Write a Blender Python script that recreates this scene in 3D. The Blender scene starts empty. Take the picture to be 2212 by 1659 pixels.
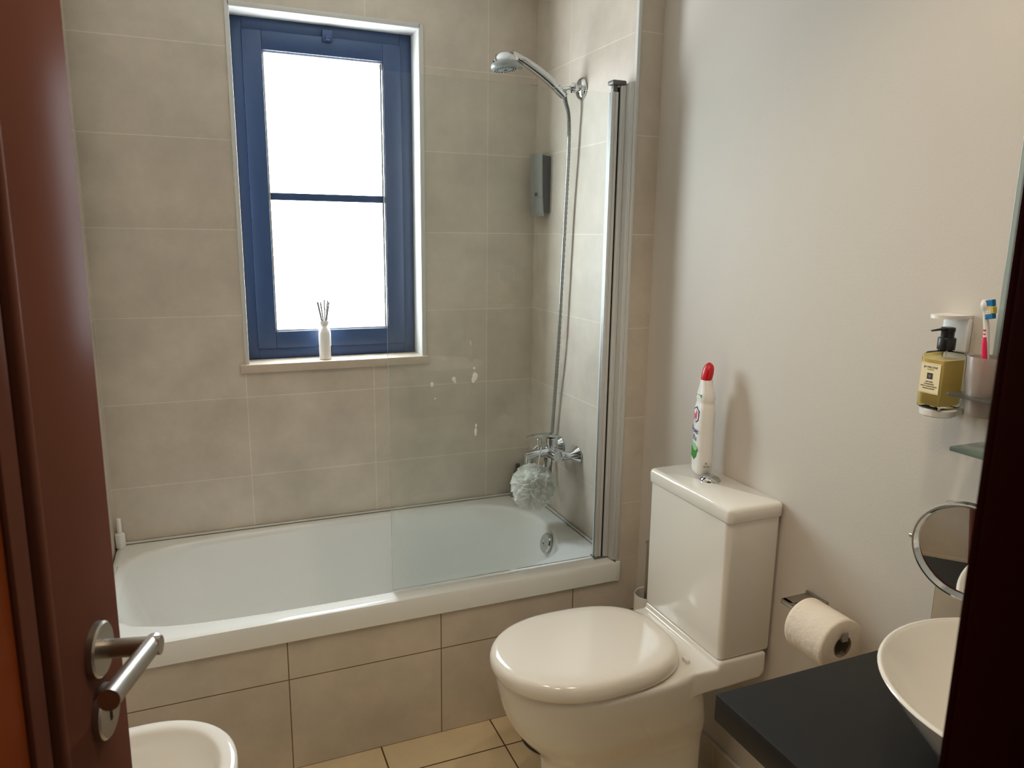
import bpy, bmesh, math, random
from mathutils import Vector, Matrix
random.seed(7)
PI = math.pi
C = bpy.context.scene.collection
D = bpy.data
sc = bpy.context.scene

# ------------------------------------------------------------------ helpers
def Vv(*a): return Vector(a)

def add_box(bm, x0, x1, y0, y1, z0, z1, bev=0.0, seg=2, M=None):
    t = bmesh.new()
    bmesh.ops.create_cube(t, size=1.0)
    for v in t.verts:
        v.co = Vector(((x0 + x1) / 2 + v.co.x * (x1 - x0), (y0 + y1) / 2 + v.co.y * (y1 - y0), (z0 + z1) / 2 + v.co.z * (z1 - z0)))
    if bev > 0:
        bmesh.ops.bevel(t, geom=list(t.edges), offset=bev, segments=seg, profile=0.5, affect='EDGES')
    if M is not None: bmesh.ops.transform(t, matrix=M, verts=t.verts)
    merge(bm, t)

def merge(bm, t, mi=None):
    me = D.meshes.new('tmp'); t.to_mesh(me); t.free()
    n = len(bm.faces)
    bm.from_mesh(me); D.meshes.remove(me)
    if mi is not None:
        bm.faces.ensure_lookup_table()
        for f in bm.faces[n:]: f.material_index = mi

def box(*a, **k):
    bm = bmesh.new(); add_box(bm, *a, **k); return bm

def add_loft(bm, loops, cap0=True, cap1=True, closed=True):
    rows = [[bm.verts.new(p) for p in L] for L in loops]
    n = len(rows[0])
    for a, b in zip(rows[:-1], rows[1:]):
        for i in range(n if closed else n - 1):
            j = (i + 1) % n
            try: bm.faces.new((a[i], a[j], b[j], b[i]))
            except ValueError: pass
    if cap0: bm.faces.new(list(reversed(rows[0])))
    if cap1: bm.faces.new(rows[-1])

def loft(loops, cap0=True, cap1=True, closed=True):
    bm = bmesh.new(); add_loft(bm, loops, cap0, cap1, closed); bmesh.ops.recalc_face_normals(bm, faces=bm.faces); return bm

def frame(axis):
    a = Vector(axis).normalized()
    t = Vector((0, 0, 1)) if abs(a.z) < .9 else Vector((1, 0, 0))
    u = a.cross(t).normalized(); w = a.cross(u).normalized()
    return a, u, w

def add_lathe(bm, prof, c, axis=(0, 0, 1), n=40, cap0=True, cap1=True):
    """prof: list of (radius, height along the axis)"""
    a, u, w = frame(axis); c = Vector(c)
    loops = []
    for r, h in prof:
        r = max(r, 1e-5)
        loops.append([c + a * h + u * (r * math.cos(2 * PI * k / n)) + w * (r * math.sin(2 * PI * k / n)) for k in range(n)])
    t = bmesh.new(); add_loft(t, loops, cap0, cap1)
    bmesh.ops.recalc_face_normals(t, faces=t.faces)
    merge(bm, t)

def lathe(*a, **k):
    bm = bmesh.new(); add_lathe(bm, *a, **k); return bm

def catmull(pts, m=8):
    P = [Vector(p) for p in pts]; out = []
    for i in range(len(P) - 1):
        p0 = P[max(i - 1, 0)]; p1 = P[i]; p2 = P[i + 1]; p3 = P[min(i + 2, len(P) - 1)]
        for k in range(m):
            t = k / m
            out.append(.5 * ((2 * p1) + (p2 - p0) * t + (2 * p0 - 5 * p1 + 4 * p2 - p3) * t * t + (3 * p1 - p0 - 3 * p2 + p3) * t ** 3))
    out.append(P[-1]); return out

def add_tube(bm, pts, rad, n=16, cap=True, flat=1.0):
    """rad: number or function of 0..1"""
    P = [Vector(p) for p in pts]
    loops = []; pu = None
    for i, p in enumerate(P):
        d = (P[min(i + 1, len(P) - 1)] - P[max(i - 1, 0)]).normalized()
        if pu is None: _, u, w = frame(d)
        else:
            u = (pu - d * pu.dot(d)).normalized(); w = d.cross(u).normalized()
        pu = u
        r = rad(i / (len(P) - 1)) if callable(rad) else rad
        loops.append([p + u * (r * math.cos(2 * PI * k / n)) + w * (flat * r * math.sin(2 * PI * k / n)) for k in range(n)])
    t = bmesh.new(); add_loft(t, loops, cap, cap)
    bmesh.ops.recalc_face_normals(t, faces=t.faces)
    merge(bm, t)

def tube(*a, **k):
    bm = bmesh.new(); add_tube(bm, *a, **k); return bm

def rrect(cx, cy, hx, hy, r, n=6):
    """rounded rectangle in plan, list of (x, y)"""
    out = []
    for sx, sy, a0 in ((1, 1, 0), (-1, 1, PI / 2), (-1, -1, PI), (1, -1, 3 * PI / 2)):
        for k in range(n + 1):
            a = a0 + PI / 2 * k / n
            out.append((cx + sx * (hx - r) + r * math.cos(a), cy + sy * (hy - r) + r * math.sin(a)))
    return out

def at_z(loop, z): return [(x, y, z) for x, y in loop]

def obj(name, bm, m, parent=None, loc=None, sharp=35, smooth=True):
    """link ONE mesh object; bm is in world coordinates"""
    bmesh.ops.remove_doubles(bm, verts=bm.verts, dist=1e-6)
    o0 = Vector((0, 0, 0))
    if parent is not None:
        p = parent
        while p is not None: o0 = o0 + p.location; p = p.parent
    elif loc is not None: o0 = Vector(loc)
    bmesh.ops.translate(bm, vec=-o0, verts=bm.verts)
    me = D.meshes.new(name); bm.to_mesh(me); bm.free()
    for x in (m if isinstance(m, (list, tuple)) else [m]): me.materials.append(x)
    if smooth:
        for p in me.polygons: p.use_smooth = True
        me.set_sharp_from_angle(angle=math.radians(sharp))
    o = D.objects.new(name, me); C.objects.link(o)
    if parent is not None: o.parent = parent
    elif loc is not None: o.location = loc
    return o

def tag(o, label, cat, group=None):
    o['label'] = label; o['category'] = cat
    if group: o['group'] = group
    return o

def thing(name, label, cat, loc, group=None):
    o = D.objects.new(name, None); o.empty_display_size = .05; C.objects.link(o); o.location = loc
    return tag(o, label, cat, group)

def struct(name, bm, m, parent=None, **k):
    o = obj(name, bm, m, parent, **k)
    if parent is None: o['kind'] = 'structure'
    return o

def text(name, body, size, m, parent, loc, rot, align='CENTER', sx=1.0):
    cu = D.curves.new(name, 'FONT'); cu.body = body; cu.size = size; cu.align_x = align; cu.align_y = 'CENTER'; cu.extrude = .00012
    q = D.objects.new(name, cu); C.objects.link(q); bpy.context.view_layer.update()
    me = D.meshes.new_from_object(q.evaluated_get(bpy.context.evaluated_depsgraph_get())); D.objects.remove(q); D.curves.remove(cu)
    me.name = name; me.materials.clear(); me.materials.append(m)
    o = D.objects.new(name, me); C.objects.link(o)
    p = parent; o0 = Vector((0, 0, 0))
    while p is not None: o0 = o0 + p.location; p = p.parent
    o.parent = parent; o.location = Vector(loc) - o0; o.rotation_euler = rot; o.scale = (sx, 1, 1)
    return o

# ------------------------------------------------------------------ materials
def srgb(r, g, b):
    f = lambda c: ((c / 255 + .055) / 1.055) ** 2.4 if c / 255 > .04045 else c / 255 / 12.92
    return (f(r), f(g), f(b), 1)

def mat(name, col, rough=.5, metal=0.0, coat=0.0, noise=0.0, nscale=40, bump=0.0, bscale=200, spec=.5, crough=.05):
    m = D.materials.new(name); m.use_nodes = True
    nt = m.node_tree; b = nt.nodes['Principled BSDF']
    b.inputs['Base Color'].default_value = col
    b.inputs['Roughness'].default_value = rough
    b.inputs['Metallic'].default_value = metal
    b.inputs['Coat Weight'].default_value = coat
    b.inputs['Coat Roughness'].default_value = crough
    b.inputs['Specular IOR Level'].default_value = spec
    tc = nt.nodes.new('ShaderNodeTexCoord')
    if noise > 0:
        n = nt.nodes.new('ShaderNodeTexNoise'); n.inputs['Scale'].default_value = nscale; n.inputs['Detail'].default_value = 4
        nt.links.new(tc.outputs['Object'], n.inputs['Vector'])
        mx = nt.nodes.new('ShaderNodeMix'); mx.data_type = 'RGBA'; mx.blend_type = 'MULTIPLY'; mx.inputs[0].default_value = noise
        mx.inputs[6].default_value = col
        nt.links.new(n.outputs['Color'], mx.inputs[7])
        r = nt.nodes.new('ShaderNodeMapRange'); r.inputs['From Min'].default_value = .3; r.inputs['From Max'].default_value = .7
        r.inputs['To Min'].default_value = .55; r.inputs['To Max'].default_value = 1.0
        nt.links.new(n.outputs['Fac'], r.inputs['Value']); nt.links.new(r.outputs['Result'], mx.inputs[7])
        nt.links.new(mx.outputs[2], b.inputs['Base Color'])
    if bump > 0:
        n2 = nt.nodes.new('ShaderNodeTexNoise'); n2.inputs['Scale'].default_value = bscale; n2.inputs['Detail'].default_value = 3
        nt.links.new(tc.outputs['Object'], n2.inputs['Vector'])
        bp = nt.nodes.new('ShaderNodeBump'); bp.inputs['Strength'].default_value = bump; bp.inputs['Distance'].default_value = .002
        nt.links.new(n2.outputs['Fac'], bp.inputs['Height']); nt.links.new(bp.outputs['Normal'], b.inputs['Normal'])
    return m

def tile_mat(name, ua, va, uo, vo, T, h, c1, c2, grout, rough=.42, mortar=.0018, streak=.22):
    """stack-bonded rectangular tiles; ua/va name the object axes that run along and up the wall"""
    m = D.materials.new(name); m.use_nodes = True
    nt = m.node_tree; N = nt.nodes; L = nt.links; b = N['Principled BSDF']
    tc = N.new('ShaderNodeTexCoord'); sp = N.new('ShaderNodeSeparateXYZ'); L.new(tc.outputs['Object'], sp.inputs[0])
    def add(sock, v):
        a = N.new('ShaderNodeMath'); a.operation = 'ADD'; a.inputs[1].default_value = v; L.new(sock, a.inputs[0]); return a.outputs[0]
    cb = N.new('ShaderNodeCombineXYZ')
    L.new(add(sp.outputs[ua], -uo + 40 * T), cb.inputs[0]); L.new(add(sp.outputs[va], -vo + 40 * h), cb.inputs[1])
    br = N.new('ShaderNodeTexBrick'); br.offset = 0; br.squash = 1
    br.inputs['Scale'].default_value = 1; br.inputs['Brick Width'].default_value = T; br.inputs['Row Height'].default_value = h
    br.inputs['Mortar Size'].default_value = mortar; br.inputs['Mortar Smooth'].default_value = .15; br.inputs['Bias'].default_value = 0
    br.inputs['Color1'].default_value = c1; br.inputs['Color2'].default_value = c2; br.inputs['Mortar'].default_value = grout
    L.new(cb.outputs[0], br.inputs['Vector'])
    n = N.new('ShaderNodeTexNoise'); n.inputs['Scale'].default_value = 4.5; n.inputs['Detail'].default_value = 7; n.inputs['Roughness'].default_value = .62
    L.new(tc.outputs['Object'], n.inputs['Vector'])
    mr = N.new('ShaderNodeMapRange'); mr.inputs['From Min'].default_value = .3; mr.inputs['From Max'].default_value = .72
    mr.inputs['To Min'].default_value = 1 - streak; mr.inputs['To Max'].default_value = 1.06
    L.new(n.outputs['Fac'], mr.inputs['Value'])
    mx = N.new('ShaderNodeMix'); mx.data_type = 'RGBA'; mx.blend_type = 'MULTIPLY'; mx.inputs[0].default_value = 1
    L.new(br.outputs['Color'], mx.inputs[6]); L.new(mr.outputs['Result'], mx.inputs[7]); L.new(mx.outputs[2], b.inputs['Base Color'])
    b.inputs['Roughness'].default_value = rough
    n2 = N.new('ShaderNodeTexNoise'); n2.inputs['Scale'].default_value = 25; L.new(tc.outputs['Object'], n2.inputs['Vector'])
    iv = N.new('ShaderNodeMath'); iv.operation = 'MULTIPLY_ADD'; iv.inputs[1].default_value = -1.0; iv.inputs[2].default_value = 1.0
    L.new(br.outputs['Fac'], iv.inputs[0])
    ad = N.new('ShaderNodeMath'); ad.operation = 'MULTIPLY_ADD'; ad.inputs[1].default_value = .06
    L.new(n2.outputs['Fac'], ad.inputs[0]); L.new(iv.outputs[0], ad.inputs[2])
    bp = N.new('ShaderNodeBump'); bp.inputs['Strength'].default_value = .5; bp.inputs['Distance'].default_value = .0015
    L.new(ad.outputs[0], bp.inputs['Height']); L.new(bp.outputs['Normal'], b.inputs['Normal'])
    return m

def clear_mat(name, tint, refl=.06, rough=0.0, body=None, bodyfac=0.0, through=.5):
    """thin clear glass or plastic: straight-through light with a Fresnel reflection, optionally some milky body"""
    m = D.materials.new(name); m.use_nodes = True
    nt = m.node_tree; N = nt.nodes; L = nt.links
    N.remove(N['Principled BSDF']); out = N['Material Output']
    tr = N.new('ShaderNodeBsdfTransparent'); tr.inputs[0].default_value = tint
    gl = N.new('ShaderNodeBsdfGlossy'); gl.inputs['Roughness'].default_value = rough; gl.inputs[0].default_value = (1, 1, 1, 1)
    fr = N.new('ShaderNodeFresnel'); fr.inputs['IOR'].default_value = 1.0 + refl * 7
    src = tr
    if body is not None:
        df = N.new('ShaderNodeBsdfDiffuse'); df.inputs[0].default_value = body
        tl = N.new('ShaderNodeBsdfTranslucent'); tl.inputs[0].default_value = body
        hf = N.new('ShaderNodeMixShader'); hf.inputs[0].default_value = through; L.new(df.outputs[0], hf.inputs[1]); L.new(tl.outputs[0], hf.inputs[2])
        mb = N.new('ShaderNodeMixShader'); mb.inputs[0].default_value = bodyfac
        L.new(tr.outputs[0], mb.inputs[1]); L.new(hf.outputs[0], mb.inputs[2]); src = mb
    ms = N.new('ShaderNodeMixShader'); L.new(fr.outputs[0], ms.inputs[0]); L.new(src.outputs[0], ms.inputs[1]); L.new(gl.outputs[0], ms.inputs[2])
    L.new(ms.outputs[0], out.inputs['Surface'])
    return m

def emit_mat(name, col, s):
    m = D.materials.new(name); m.use_nodes = True
    b = m.node_tree.nodes['Principled BSDF']
    b.inputs['Base Color'].default_value = (.8, .85, .87, 1); b.inputs['Roughness'].default_value = .25
    b.inputs['Emission Color'].default_value = col; b.inputs['Emission Strength'].default_value = s
    return m

TC1, TC2, TG = srgb(213, 202, 187), srgb(208, 196, 180), srgb(230, 220, 204)
H0 = 1.6015 - 1.5
T = .467
M = {}
M['tile_back'] = tile_mat('beige wall tile', 0, 2, -.2024, H0, T, .3, TC1, TC2, TG)
M['tile_side'] = tile_mat('beige side wall tile', 1, 2, -.2905, H0, T, .3, TC1, TC2, TG)
M['tile_panel'] = tile_mat('beige bath panel tile', 0, 2, -.164, .300, T, .3, TC1, TC2, srgb(128, 105, 78))
M['tile_splash'] = tile_mat('beige splashback tile', 1, 2, -1.853, .95, T, .3, srgb(188, 172, 148), srgb(184, 168, 144), srgb(160, 146, 124))
M['tile_floor'] = tile_mat('cream floor tile', 0, 1, -.463, -.883, .3675, .3675, srgb(226, 206, 168), srgb(221, 200, 162), srgb(96, 72, 48), rough=.36, mortar=.0026, streak=.14)
M['tile_plain'] = mat('beige tile without joints', srgb(190, 173, 147), .42, noise=.35, nscale=5)
M['paint'] = mat('warm white wall paint', srgb(204, 197, 187), .72, bump=.12, bscale=160)
M['ceiling'] = mat('white ceiling paint', srgb(228, 224, 216), .8, bump=.1)
M['reveal'] = mat('white window reveal paint', srgb(206, 205, 200), .6, bump=.05)
M['stone'] = mat('beige stone sill', srgb(204, 188, 170), .45, noise=.4, nscale=14)
M['frame'] = mat('anthracite blue window lacquer', srgb(52, 74, 112), .38, bump=.06, bscale=300)
M['pane'] = emit_mat('frosted window glass lit by daylight', (.85, .95, 1.02, 1), 20.0)
M['ceramic'] = mat('glazed white ceramic', srgb(238, 234, 226), .09, coat=.6, bump=.015, bscale=12)
M['seat'] = mat('white glossy seat plastic', srgb(238, 231, 220), .14, coat=.4, bump=.01, bscale=10)
M['enamel'] = mat('white bath enamel', srgb(233, 234, 230), .12, coat=.5, bump=.012, bscale=14)
M['chrome'] = mat('polished chrome', srgb(205, 208, 210), .09, 1.0, bump=.01, bscale=60)
M['hose'] = mat('ribbed hose metal', srgb(150, 150, 148), .3, .9, bump=.05, bscale=300)
M['steel'] = mat('brushed stainless steel', srgb(170, 164, 155), .33, 1.0, bump=.08, bscale=700)
M['alu'] = mat('satin aluminium', srgb(214, 215, 213), .45, .2, bump=.04, bscale=500)
M['alu_dark'] = mat('grey plastic end cap', srgb(104, 103, 100), .45, .2, bump=.03)
M['rubber'] = mat('black rubber seal', srgb(18, 17, 16), .7, bump=.05)
M['glass'] = clear_mat('clear screen glass', (.965, .985, .975, 1), .055)
M['glass_edge'] = clear_mat('green glass edge', (.55, .70, .64, 1), .07, body=srgb(226, 238, 232), bodyfac=.75)
M['shelf_glass'] = clear_mat('frosted green shelf glass', (.72, .82, .76, 1), .07, .15, body=srgb(150, 172, 158), bodyfac=.62)
M['grey_glass'] = clear_mat('smoked clear plate', (.72, .72, .70, 1), .07, .05, body=srgb(150, 148, 142), bodyfac=.45)
M['tumbler'] = clear_mat('frosted tumbler', (.93, .90, .88, 1), .05, .3, body=srgb(226, 212, 202), bodyfac=.62)
M['bottle_clear'] = clear_mat('clear bottle wall', (.98, .98, .95, 1), .035)
M['amber'] = clear_mat('amber liquid soap', (.96, .88, .62, 1), .02, body=srgb(252, 228, 148), bodyfac=.86, through=.28)
M['wood'] = mat('dark reddish wood', srgb(104, 66, 54), .5, noise=.3, nscale=7, spec=0.0, coat=.06, crough=.35)
M['wood_shaded'] = mat('darker reddish frame wood', srgb(38, 8, 4), .5, noise=.3, nscale=7, spec=0.0, coat=.03, crough=.3)  # door wood again, the shade of the backlit jamb put into its colour
M['wood_hall_lit'] = mat('reddish wood panel', srgb(128, 62, 30), .45, noise=.4, nscale=9, spec=0.0, coat=.12, crough=.3)  # leaf wood again, the warm hall light on the panel mixed into its colour
M['black'] = mat('matt black counter slate', srgb(20, 18, 17), .45, noise=.3, nscale=30, spec=.3, bump=.05)
M['black_plastic'] = mat('black pump plastic', srgb(16, 18, 22), .35, bump=.03)
M['white_plastic'] = mat('white plastic', srgb(236, 234, 230), .32, bump=.02)
M['red_plastic'] = mat('red cap plastic', srgb(196, 10, 24), .3, bump=.02)
M['paper'] = mat('soft white paper', srgb(230, 216, 198), .9, bump=1.0, bscale=70)
M['card'] = mat('brown card core', srgb(150, 132, 112), .85, bump=.2)
M['charcoal'] = mat('charcoal plastic', srgb(44, 48, 54), .45, bump=.04)
M['silver_grey'] = mat('grey metallic plastic', srgb(150, 157, 154), .34, .4, bump=.03)
M['mirror'] = mat('mirror silvering', (.86, .87, .87, 1), .015, 1.0, bump=.001)
M['label'] = mat('cream paper label', srgb(240, 226, 186), .6, bump=.04)
M['ink'] = mat('black printing ink', srgb(38, 34, 26), .6, bump=.02)
M['gold_ink'] = mat('gold printing ink', srgb(190, 160, 84), .5, bump=.02)
M['ink_blue'] = mat('blue printing ink', srgb(34, 54, 118), .5, bump=.02)
M['ink_green'] = mat('green printing ink', srgb(58, 146, 54), .5, noise=.4, nscale=60)
M['ink_green_pale'] = mat('pale green printing ink', srgb(150, 200, 150), .5, bump=.02)
M['ink_pink'] = mat('pink printing ink', srgb(214, 84, 104), .5, bump=.02)
M['pink'] = mat('pink grip rubber', srgb(236, 40, 96), .45, bump=.04)
M['brush_blue'] = mat('blue bristles', srgb(20, 120, 176), .6, bump=.4, bscale=900)
M['brush_yellow'] = mat('yellow bristles', srgb(214, 194, 92), .6, bump=.4, bscale=900)
M['white_bristle'] = mat('pale bristles', srgb(230, 220, 190), .6, bump=.4, bscale=900)
M['reed'] = mat('grey wooden reed', srgb(96, 86, 84), .7, bump=.1)
M['cream_plastic'] = mat('cream enamelled metal', srgb(214, 200, 172), .35, bump=.02)
M['bottle_grey'] = mat('grey bottle plastic', srgb(172, 172, 166), .35, bump=.02)
M['bottle_green'] = mat('dark green bottle plastic', srgb(40, 62, 44), .3, bump=.02)
M['grey_label'] = mat('grey printed label', srgb(112, 112, 108), .5, noise=.8, nscale=300)
def puff_mat():
    m = D.materials.new('white bath puff netting'); m.use_nodes = True
    nt = m.node_tree; N = nt.nodes; L = nt.links; b = N['Principled BSDF']
    b.inputs['Base Color'].default_value = srgb(252, 252, 246); b.inputs['Roughness'].default_value = .7
    tl = N.new('ShaderNodeBsdfTranslucent'); tl.inputs[0].default_value = srgb(252, 252, 248)
    n = N.new('ShaderNodeTexNoise'); n.inputs['Scale'].default_value = 600
    tc = N.new('ShaderNodeTexCoord'); L.new(tc.outputs['Object'], n.inputs['Vector'])
    bp = N.new('ShaderNodeBump'); bp.inputs['Strength'].default_value = .3; bp.inputs['Distance'].default_value = .001
    L.new(n.outputs['Fac'], bp.inputs['Height']); L.new(bp.outputs['Normal'], b.inputs['Normal'])
    mx = N.new('ShaderNodeMixShader'); mx.inputs[0].default_value = .42
    L.new(b.outputs[0], mx.inputs[1]); L.new(tl.outputs[0], mx.inputs[2])
    tp = N.new('ShaderNodeBsdfTransparent'); m2 = N.new('ShaderNodeMixShader'); m2.inputs[0].default_value = .3
    L.new(mx.outputs[0], m2.inputs[1]); L.new(tp.outputs[0], m2.inputs[2]); L.new(m2.outputs[0], N['Material Output'].inputs['Surface'])
    return m
M['puff'] = puff_mat()

# ------------------------------------------------------------------ the room
XL, XP, XR = -1.604, .088, 0.0       # left wall, painted right wall, tiled right wall
YP = -.745                            # bath panel / pier face
YD, YO = -2.514, -2.66                # doorway wall, inner and outer face
ZC = 2.55
WX0, WX1, WZ0, WZ1 = -1.128, -.470, 1.122, 2.334   # window opening
# back wall with the window opening
bm = bmesh.new()
for a in ((XL - .12, WX0, 0, .25, 0, ZC), (WX1, .25, 0, .25, 0, ZC), (WX0, WX1, 0, .25, 0, WZ0), (WX0, WX1, 0, .25, WZ1, ZC)): add_box(bm, *a)
struct('wall_back', bm, M['tile_back'])
struct('wall_left', box(XL - .12, XL, YO, 0, 0, ZC), M['tile_side'])
struct('wall_shower_side', box(XR, .25, YP + .001, 0, 0, ZC), M['tile_side'])          # tiled side wall of the shower
struct('wall_pier', box(XR + .0005, .25, YP - .001, YP + .002, .5, ZC), M['tile_back'])   # narrow tiled face at the end of it
struct('wall_right', box(XP, .25, YO, YP - .001, 0, ZC), M['paint'])
bm = box(XL, XR, YP - .002, YP + .018, 0, .4235); add_box(bm, XR, XP, YP - .002, YP - .0005, 0, .5005)
struct('wall_bath_panel', bm, M['tile_panel'])
# doorway wall: left nib, right part, head over the opening
JX0, JX1 = -1.548, -.8125
bm = bmesh.new()
add_box(bm, XL - .12, JX0, YO, YD, 0, ZC); add_box(bm, JX1 + .025, .25, YO, YD, 0, ZC); add_box(bm, JX0, JX1 + .025, YO, YD, 2.22, ZC)
struct('wall_front', bm, M['paint'])
struct('floor', box(-3.2, 1.4, -5.2, 0, -.06, 0), M['tile_floor'])
struct('ceiling', box(XL - .12, .25, YO, .25, ZC, ZC + .08), M['ceiling'])
# hallway behind the camera, so that glossy things have a hall to reflect
bm = bmesh.new()
add_box(bm, -3.2, -3.1, -5.2, YO, 0, ZC); add_box(bm, 1.3, 1.4, -5.2, YO, 0, ZC); add_box(bm, -3.2, 1.4, -5.3, -5.2, 0, ZC)
add_box(bm, -3.2, XL - .12, YO, YO + .1, 0, ZC); add_box(bm, .25, 1.4, YO, YO + .1, 0, ZC)
struct('wall_hall', bm, M['paint'])
struct('ceiling_hall', box(-3.2, 1.4, -5.3, YO, ZC, ZC + .08), M['ceiling'])
# tiled skirting along the painted wall, with a pale cap line
bm = box(XP - .010, XP, -2.5, YP - .004, 0, .088); struct('baseboard_right', bm, M['tile_side'])
bm = box(XP - .012, XP, -2.5, YP - .004, .088, .096, .001); struct('trim_1', bm, M['paint'])
# tiled splashback behind the basin, proud of the painted wall
struct('wall_splashback', box(XP - .012, XP, -2.5, -1.853, .802, 1.090), M['tile_splash'])
# corner bead on the edge of the shower side wall, seen above the screen profile
bm = bmesh.new(); add_box(bm, -.004, .008, YP - .005, YP + .010, .50, ZC, .002)
struct('trim_2', bm, M['alu'])
# ------------------------------------------------------------------ window
win = D.objects.new('window_1', None); C.objects.link(win); win.location = (-.8, .1, WZ0); win['kind'] = 'structure'
def ring(x0, x1, z0, z1, w, y0, y1, bev=.002):
    b = bmesh.new()
    wl, wr, wb, wt = w
    add_box(b, x0, x0 + wl, y0, y1, z0, z1, bev); add_box(b, x1 - wr, x1, y0, y1, z0, z1, bev)
    add_box(b, x0 + wl, x1 - wr, y0, y1, z0, z0 + wb, bev); add_box(b, x0 + wl, x1 - wr, y0, y1, z1 - wt, z1, bev)
    return b
GX0, GX1, GZ0, GZ1 = -1.016, -.586, 1.226, 2.224
obj('fixed_frame', ring(WX0 + .006, WX1 - .006, WZ0 + .002, WZ1 - .002, (.042, .044, .040, .046), .104, .17), M['frame'], win)
obj('sash', ring(WX0 + .046, WX1 - .048, WZ0 + .040, WZ1 - .046, (GX0 - WX0 - .046 , WX1 - .048 - GX1, GZ0 - WZ0 - .040, WZ1 - .046 - GZ1), .098, .16, .003), M['frame'], win)
obj('glazing_bar', box(GX0, GX1, .112, .13, 1.711, 1.737, .002), M['frame'], win)
obj('glazing_bead', ring(GX0 - .001, GX1 + .001, GZ0 - .001, GZ1 + .001, (.007,) * 4, .108, .13, .001), M['alu'], win)
obj('pane', box(GX0, GX1, .131, .137, GZ0, 1.7115), M['pane'], win)
obj('pane', box(GX0, GX1, .131, .137, 1.7365, GZ1), M['pane'], win)
bm = box(-.806, -.770, .088, .099, 2.272, 2.312, .004); add_box(bm, -.797, -.779, .080, .09, 2.276, 2.292, .003)
obj('catch', bm, M['frame'], win)
# white reveal lining and its bead
bm = bmesh.new()
add_box(bm, WX0, WX0 + .006, 0, .17, WZ0, WZ1); add_box(bm, WX1 - .006, WX1, 0, .17, WZ0, WZ1); add_box(bm, WX0, WX1, 0, .17, WZ1 - .006, WZ1)
for a in ((WX0 - .010, WX0 + .006, WZ0, WZ1 + .010), (WX1 - .006, WX1 + .012, WZ0, WZ1 + .010), (WX0, WX1, WZ1 - .006, WZ1 + .012)):
    add_box(bm, a[0], a[1], -.006, .004, a[2], a[3], .002)
struct('trim_4', bm, M['reveal'])
# stone sill
struct('trim_5', box(-1.155, -.449, -.018, .106, 1.092, 1.123, .003), M['stone'])

# ------------------------------------------------------------------ door and its frame
TH = math.radians(13)
dd = Vector((math.sin(TH), math.cos(TH), 0)); nn = Vector((math.cos(TH), -math.sin(TH), 0))
ROSE = Vector((-1.3774, -1.9892, 1.1665))
EDGE = ROSE + .056 * dd
LEAF = .62
hinge = EDGE - LEAF * dd
DM = Matrix(((dd.x, -nn.x, 0, hinge.x), (dd.y, -nn.y, 0, hinge.y), (0, 0, 1, 0), (0, 0, 0, 1)))
# the leaf hangs very slightly out of plumb
lean = Matrix.Translation((LEAF, 0, 1.17)) @ Matrix.Rotation(.016, 4, 'Y') @ Matrix.Translation((-LEAF, 0, -1.17))
DML = DM @ lean
door = D.objects.new('door_1', None); C.objects.link(door); door.location = (hinge.x, hinge.y, 0); door['kind'] = 'structure'
DZ = 2.19
ST = .150
bm = bmesh.new()
for a in ((LEAF - ST, LEAF, .02, DZ), (0.0, .10, .02, DZ), (.10, LEAF - ST, DZ - .13, DZ), (.10, LEAF - ST, .02, .22)):
    add_box(bm, a[0], a[1], 0, .04, a[2], a[3], .0025, M=DML)
obj('leaf', bm, M['wood'], door)
bm = bmesh.new()
add_box(bm, .10 - .002, LEAF - ST + .002, .012, .030, .22 - .002, DZ - .13 + .002, M=DML)
obj('panel', bm, M['wood_hall_lit'], door)
bm = bmesh.new()     # moulding around the panel: raised bead, then a sunk fillet
for (x0, x1, z0, z1) in ((LEAF - ST - .013, LEAF - ST - .001, .22, DZ - .13), (.101, .113, .22, DZ - .13)):
    add_box(bm, x0, x1, -.004, .014, z0, z1, .0045, 3, M=DML)
for (x0, x1) in ((LEAF - ST - .042, LEAF - ST - .013), (.113, .142)):
    add_box(bm, x0, x1, .006, .014, .22, DZ - .13, .003, M=DML)
for z in (.221, DZ - .143):
    add_box(bm, .113, LEAF - ST - .013, -.004, .014, z, z + .012, .0045, 3, M=DML)
obj('moulding', bm, M['wood'], door)
def on_door(s, out, z):   # s back from the edge, out from the face
    return DM @ Vector((LEAF - s, -out, z))
def tilt_pt(p): return DML @ Vector(p)
zr = ROSE.z + .003; SB = .0685
nrm = nn
bm = lathe([(.0285, 0), (.0285, .0065), (.0265, .0085), (0, .0085)], on_door(SB, 0, zr), nrm, 48)
handle = obj('door_handle', bm, M['steel'], door)
p0 = on_door(SB, .007, zr); p1 = on_door(SB, .054, zr); p2 = on_door(SB + .118, .054, zr + .017)
bm = tube([p0, p0.lerp(p1, .5), on_door(SB, .0635, zr)], .0098, 24)
add_tube(bm, [on_door(SB - .0098, .054, zr - .0014), p1.lerp(p2, .5), p2], .0098, 24)
obj('lever', bm, M['steel'], handle)
zk = zr - .0710
bm = lathe([(.0285, 0), (.0285, .0065), (.0265, .0085), (0, .0085)], on_door(SB, 0, zk), nrm, 48)
esc = obj('keyhole_rose', bm, M['steel'], door)
bm = lathe([(.0042, 0), (.0042, .0015), (0, .0015)], on_door(SB, .0078, zk + .004), nrm, 20)
add_box(bm, LEAF - SB - .0022, LEAF - SB + .0022, -.0093, -.0078, zk - .010, zk + .002, M=DM)
obj('keyhole', bm, M['rubber'], esc)
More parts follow.
